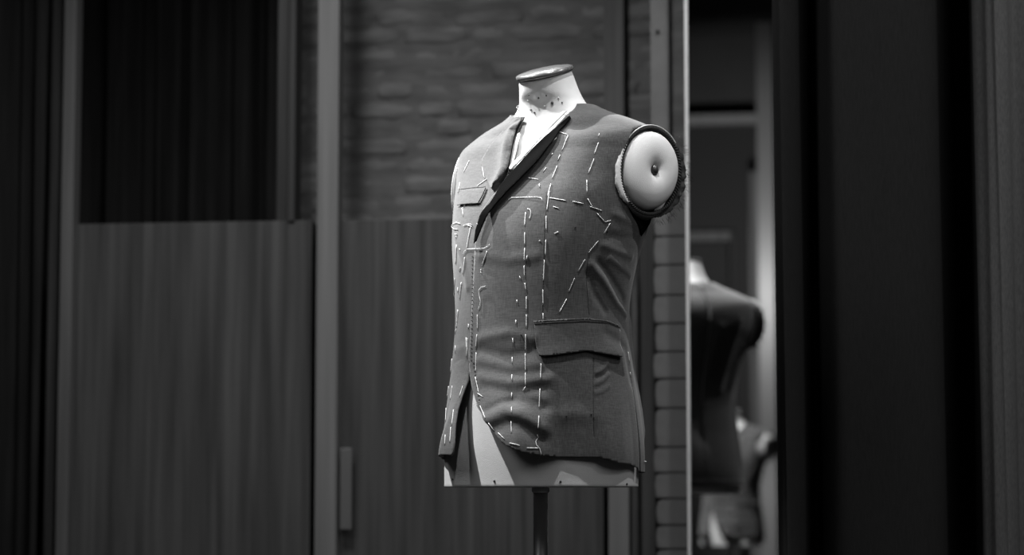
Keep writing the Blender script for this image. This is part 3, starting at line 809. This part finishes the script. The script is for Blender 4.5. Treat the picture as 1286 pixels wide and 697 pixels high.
# torn white canvas at the lower front of the armhole
vs_, fs = [], []; rr = random.Random(2); K = 40
for i in range(K + 1):
    a = R(172 + 85 * i / K); w0 = .003 + .010 * sin(pi * (i / K) ** 1.6) ** .8
    for j in range(4):
        g_ = .004 + w0 * j / 3 + (rr.uniform(-.0012, .0012) if j == 3 else 0)
        vs_.append(c0 + u1 * ((.0685 + g_) * cos(a)) + u2 * ((.0815 + g_) * sin(a)) + nn * (.0035 - .004 * (j / 3) ** 2))
for i in range(K):
    for j in range(3): fs.append((i * 4 + j, i * 4 + j + 1, i * 4 + j + 5, i * 4 + j + 4))
o = mesh_obj('sleeve_canvas', vs_, fs, M['linen'], jk, label='pale canvas edge at the front of the armhole'); so = o.modifiers.new('s', 'SOLIDIFY'); so.thickness = .0016
# frayed black wadding at the top back of the armhole
vs_, fs = [], []; K = 60
for i in range(K + 1):
    a = R(-50 + 125 * i / K); w0 = .008 + .007 * sin(pi * i / K) * (1 + .25 * sin(i * .7))
    for j in range(6):
        t = j / 5; g_ = .002 + w0 * t
        vs_.append(c0 + u1 * ((.0685 + g_) * cos(a)) + u2 * ((.0815 + g_) * sin(a)) + nn * (-.002 + .006 * t * (1 + .3 * sin(i * 1.1)) * sin(pi * i / K)) + V((rr.uniform(-1, 1), rr.uniform(-1, 1), rr.uniform(-1, 1))) * .0012 * t)
for i in range(K):
    for j in range(5): fs.append((i * 6 + j, i * 6 + j + 1, i * 6 + j + 7, i * 6 + j + 6))
o = mesh_obj('shoulder_wadding', vs_, fs, M['braid'], jk, label='dark frayed wadding at the shoulder edge'); so = o.modifiers.new('s', 'SOLIDIFY'); so.thickness = .002
gs = []
for i in range(110):
    a = R(rr.uniform(-55, 85)); g_ = .014 + rr.uniform(0, .006)
    p = c0 + u1 * ((.0685 + g_) * cos(a)) + u2 * ((.0815 + g_) * sin(a)) + nn * rr.uniform(.002, .012)
    d1 = (u1 * cos(a) + u2 * sin(a) + nn * rr.uniform(-.2, .8) + V((rr.uniform(-1, 1), rr.uniform(-1, 1), rr.uniform(-1, 1))) * .6).normalized(); L = rr.uniform(.004, .012)
    gs.append(tube_geo([p, p + d1 * L * .5 + V((0, 0, -.0005)), p + d1 * L + V((0, 0, -.002))], .00025, 3))
mesh_obj('frayed_fibre', *merge(gs), M['braid'], jk, kind='stuff')
sheet('armhole_lining', to_uv([(785, 254), (797, 262), (812, 262), (826, 252), (834, 240), (830, 255), (820, 271), (808, 290), (804, 296), (798, 280)], step=4), .0132, M['lining'], jk, step=.003, label='black lining showing below the arm plate')
# hem basting at the back
gs = []
for k in range(34):
    a0 = R(112 + 4.2 * k); 
    th_ = np.array([a0, a0 + R(1.9)]); v_ = np.full(2, float(Vz(.945)))
    th_ = np.where(th_ > pi, th_ - 2 * pi, th_)
    q = J(th_, v_, np.full(2, .0135)); gs.append(tube_geo([V(q[0]), V(q[1])], .0009, 5))
for g_ in gs: mesh_obj('basting_stitch', *g_, M['thread'], jk)
mesh_obj = _old

# pins stuck in the neck
nb = BVHTree.FromObject(body, bpy.context.evaluated_depsgraph_get())
k = 0
PINL = ['small dark pin head high on the left of the canvas neck', 'dark pin head in the upper row, second from the left of the neck', 'dark pin head in the upper row at the middle of the neck',
 'largest dark pin head, in the middle of the canvas neck', 'small dark pin head rightmost on the canvas neck', 'upper of the two dark pins low on the left of the neck', 'lowest dark pin head, low on the left of the neck',
 'pale pin head at the left rim of the neck', 'pale pin head just above the largest dark one on the neck', 'pale pin head left of the largest dark one on the neck']
for (x, y, r_, mt) in [(664.8,119,.0012,'pin'),(676.5,123,.0015,'pin'),(686,120,.0012,'pin'),(693.5,129.5,.0026,'pin'),(706,129,.0013,'pin'),(667,138,.0018,'pin'),(671.5,141.5,.0016,'pin'),(663,126,.0011,'thread'),(701.5,123,.0013,'thread'),(684,133,.0012,'thread')]:
    r_ *= 1.2; p, nn_ = hit(x, y, nb, 0)
    o = mesh_obj('pin', *tube_geo([-nn_ * .006, nn_ * .0012, nn_ * .0022], [.0004, r_, r_ * .6], 8), M[mt])
    o.location = MW @ p; o.rotation_euler = (0, 0, FORMROT); dark = mt == 'pin'
    o['label'] = 'tiny dark pin head stuck in the canvas neck' if dark else 'tiny pale pin head stuck in the canvas neck'
    o['label'] = PINL[k]; k += 1
    o['category'] = 'pin'; o['group'] = 'pins stuck in the neck'
# tacks along the bottom edge of the form: parts
for x, y in ((621, 604), (704, 605), (787, 608), (569, 602)):
    p, nn_ = hit(x, y, nb, 0)
    o = mesh_obj('tack', *tube_geo([p - nn_ * .003, p + nn_ * .001, p + nn_ * .002], [.0012, .0022, .001], 8), M['pin'], form)
# white thread knots at the collar ends
for pts_ in ([(655, 146), (651, 148), (648, 147)], [(654, 138), (651, 136), (653, 133)]):
    pp = [hit(x, y, nb, .004)[0] for x, y in pts_]
    o = jmesh('loose_thread', *tube_geo(pp, .0007, 5), M['thread'], jk)

# ---- mirrored copy of the form, added to stand in for its double reflection
def copy_tree(o, parent, depth=0):
    c = o.copy(); C.objects.link(c); c.parent = parent
    for ch in list(o.children): copy_tree(ch, c, depth + 1)
    return c
B2 = R(198.5); P2 = V((-.98, -1.52, -.28))
f2 = copy_tree(form, None); j2 = copy_tree(jk, None)
for o, zz_ in ((f2, 0), (j2, .9)):
    o.scale = (-1, 1, 1); o.rotation_euler = (0, 0, B2); o.location = P2 + V((0, 0, zz_))
for ch in list(f2.children):
    if ch.name.startswith('pole') and 'collar' not in ch.name:
        ch.scale = (1, 1, .6); ch.location.z = .36
    if ch.name.startswith('base'): ch.location.z = .28
f2['label'] = 'lowered copy of the dress form behind the camera, standing in for its double reflection at the lower right of the mirror'
j2['label'] = 'jacket on the lowered copy of the dress form, standing in for its double reflection at the lower right of the mirror'
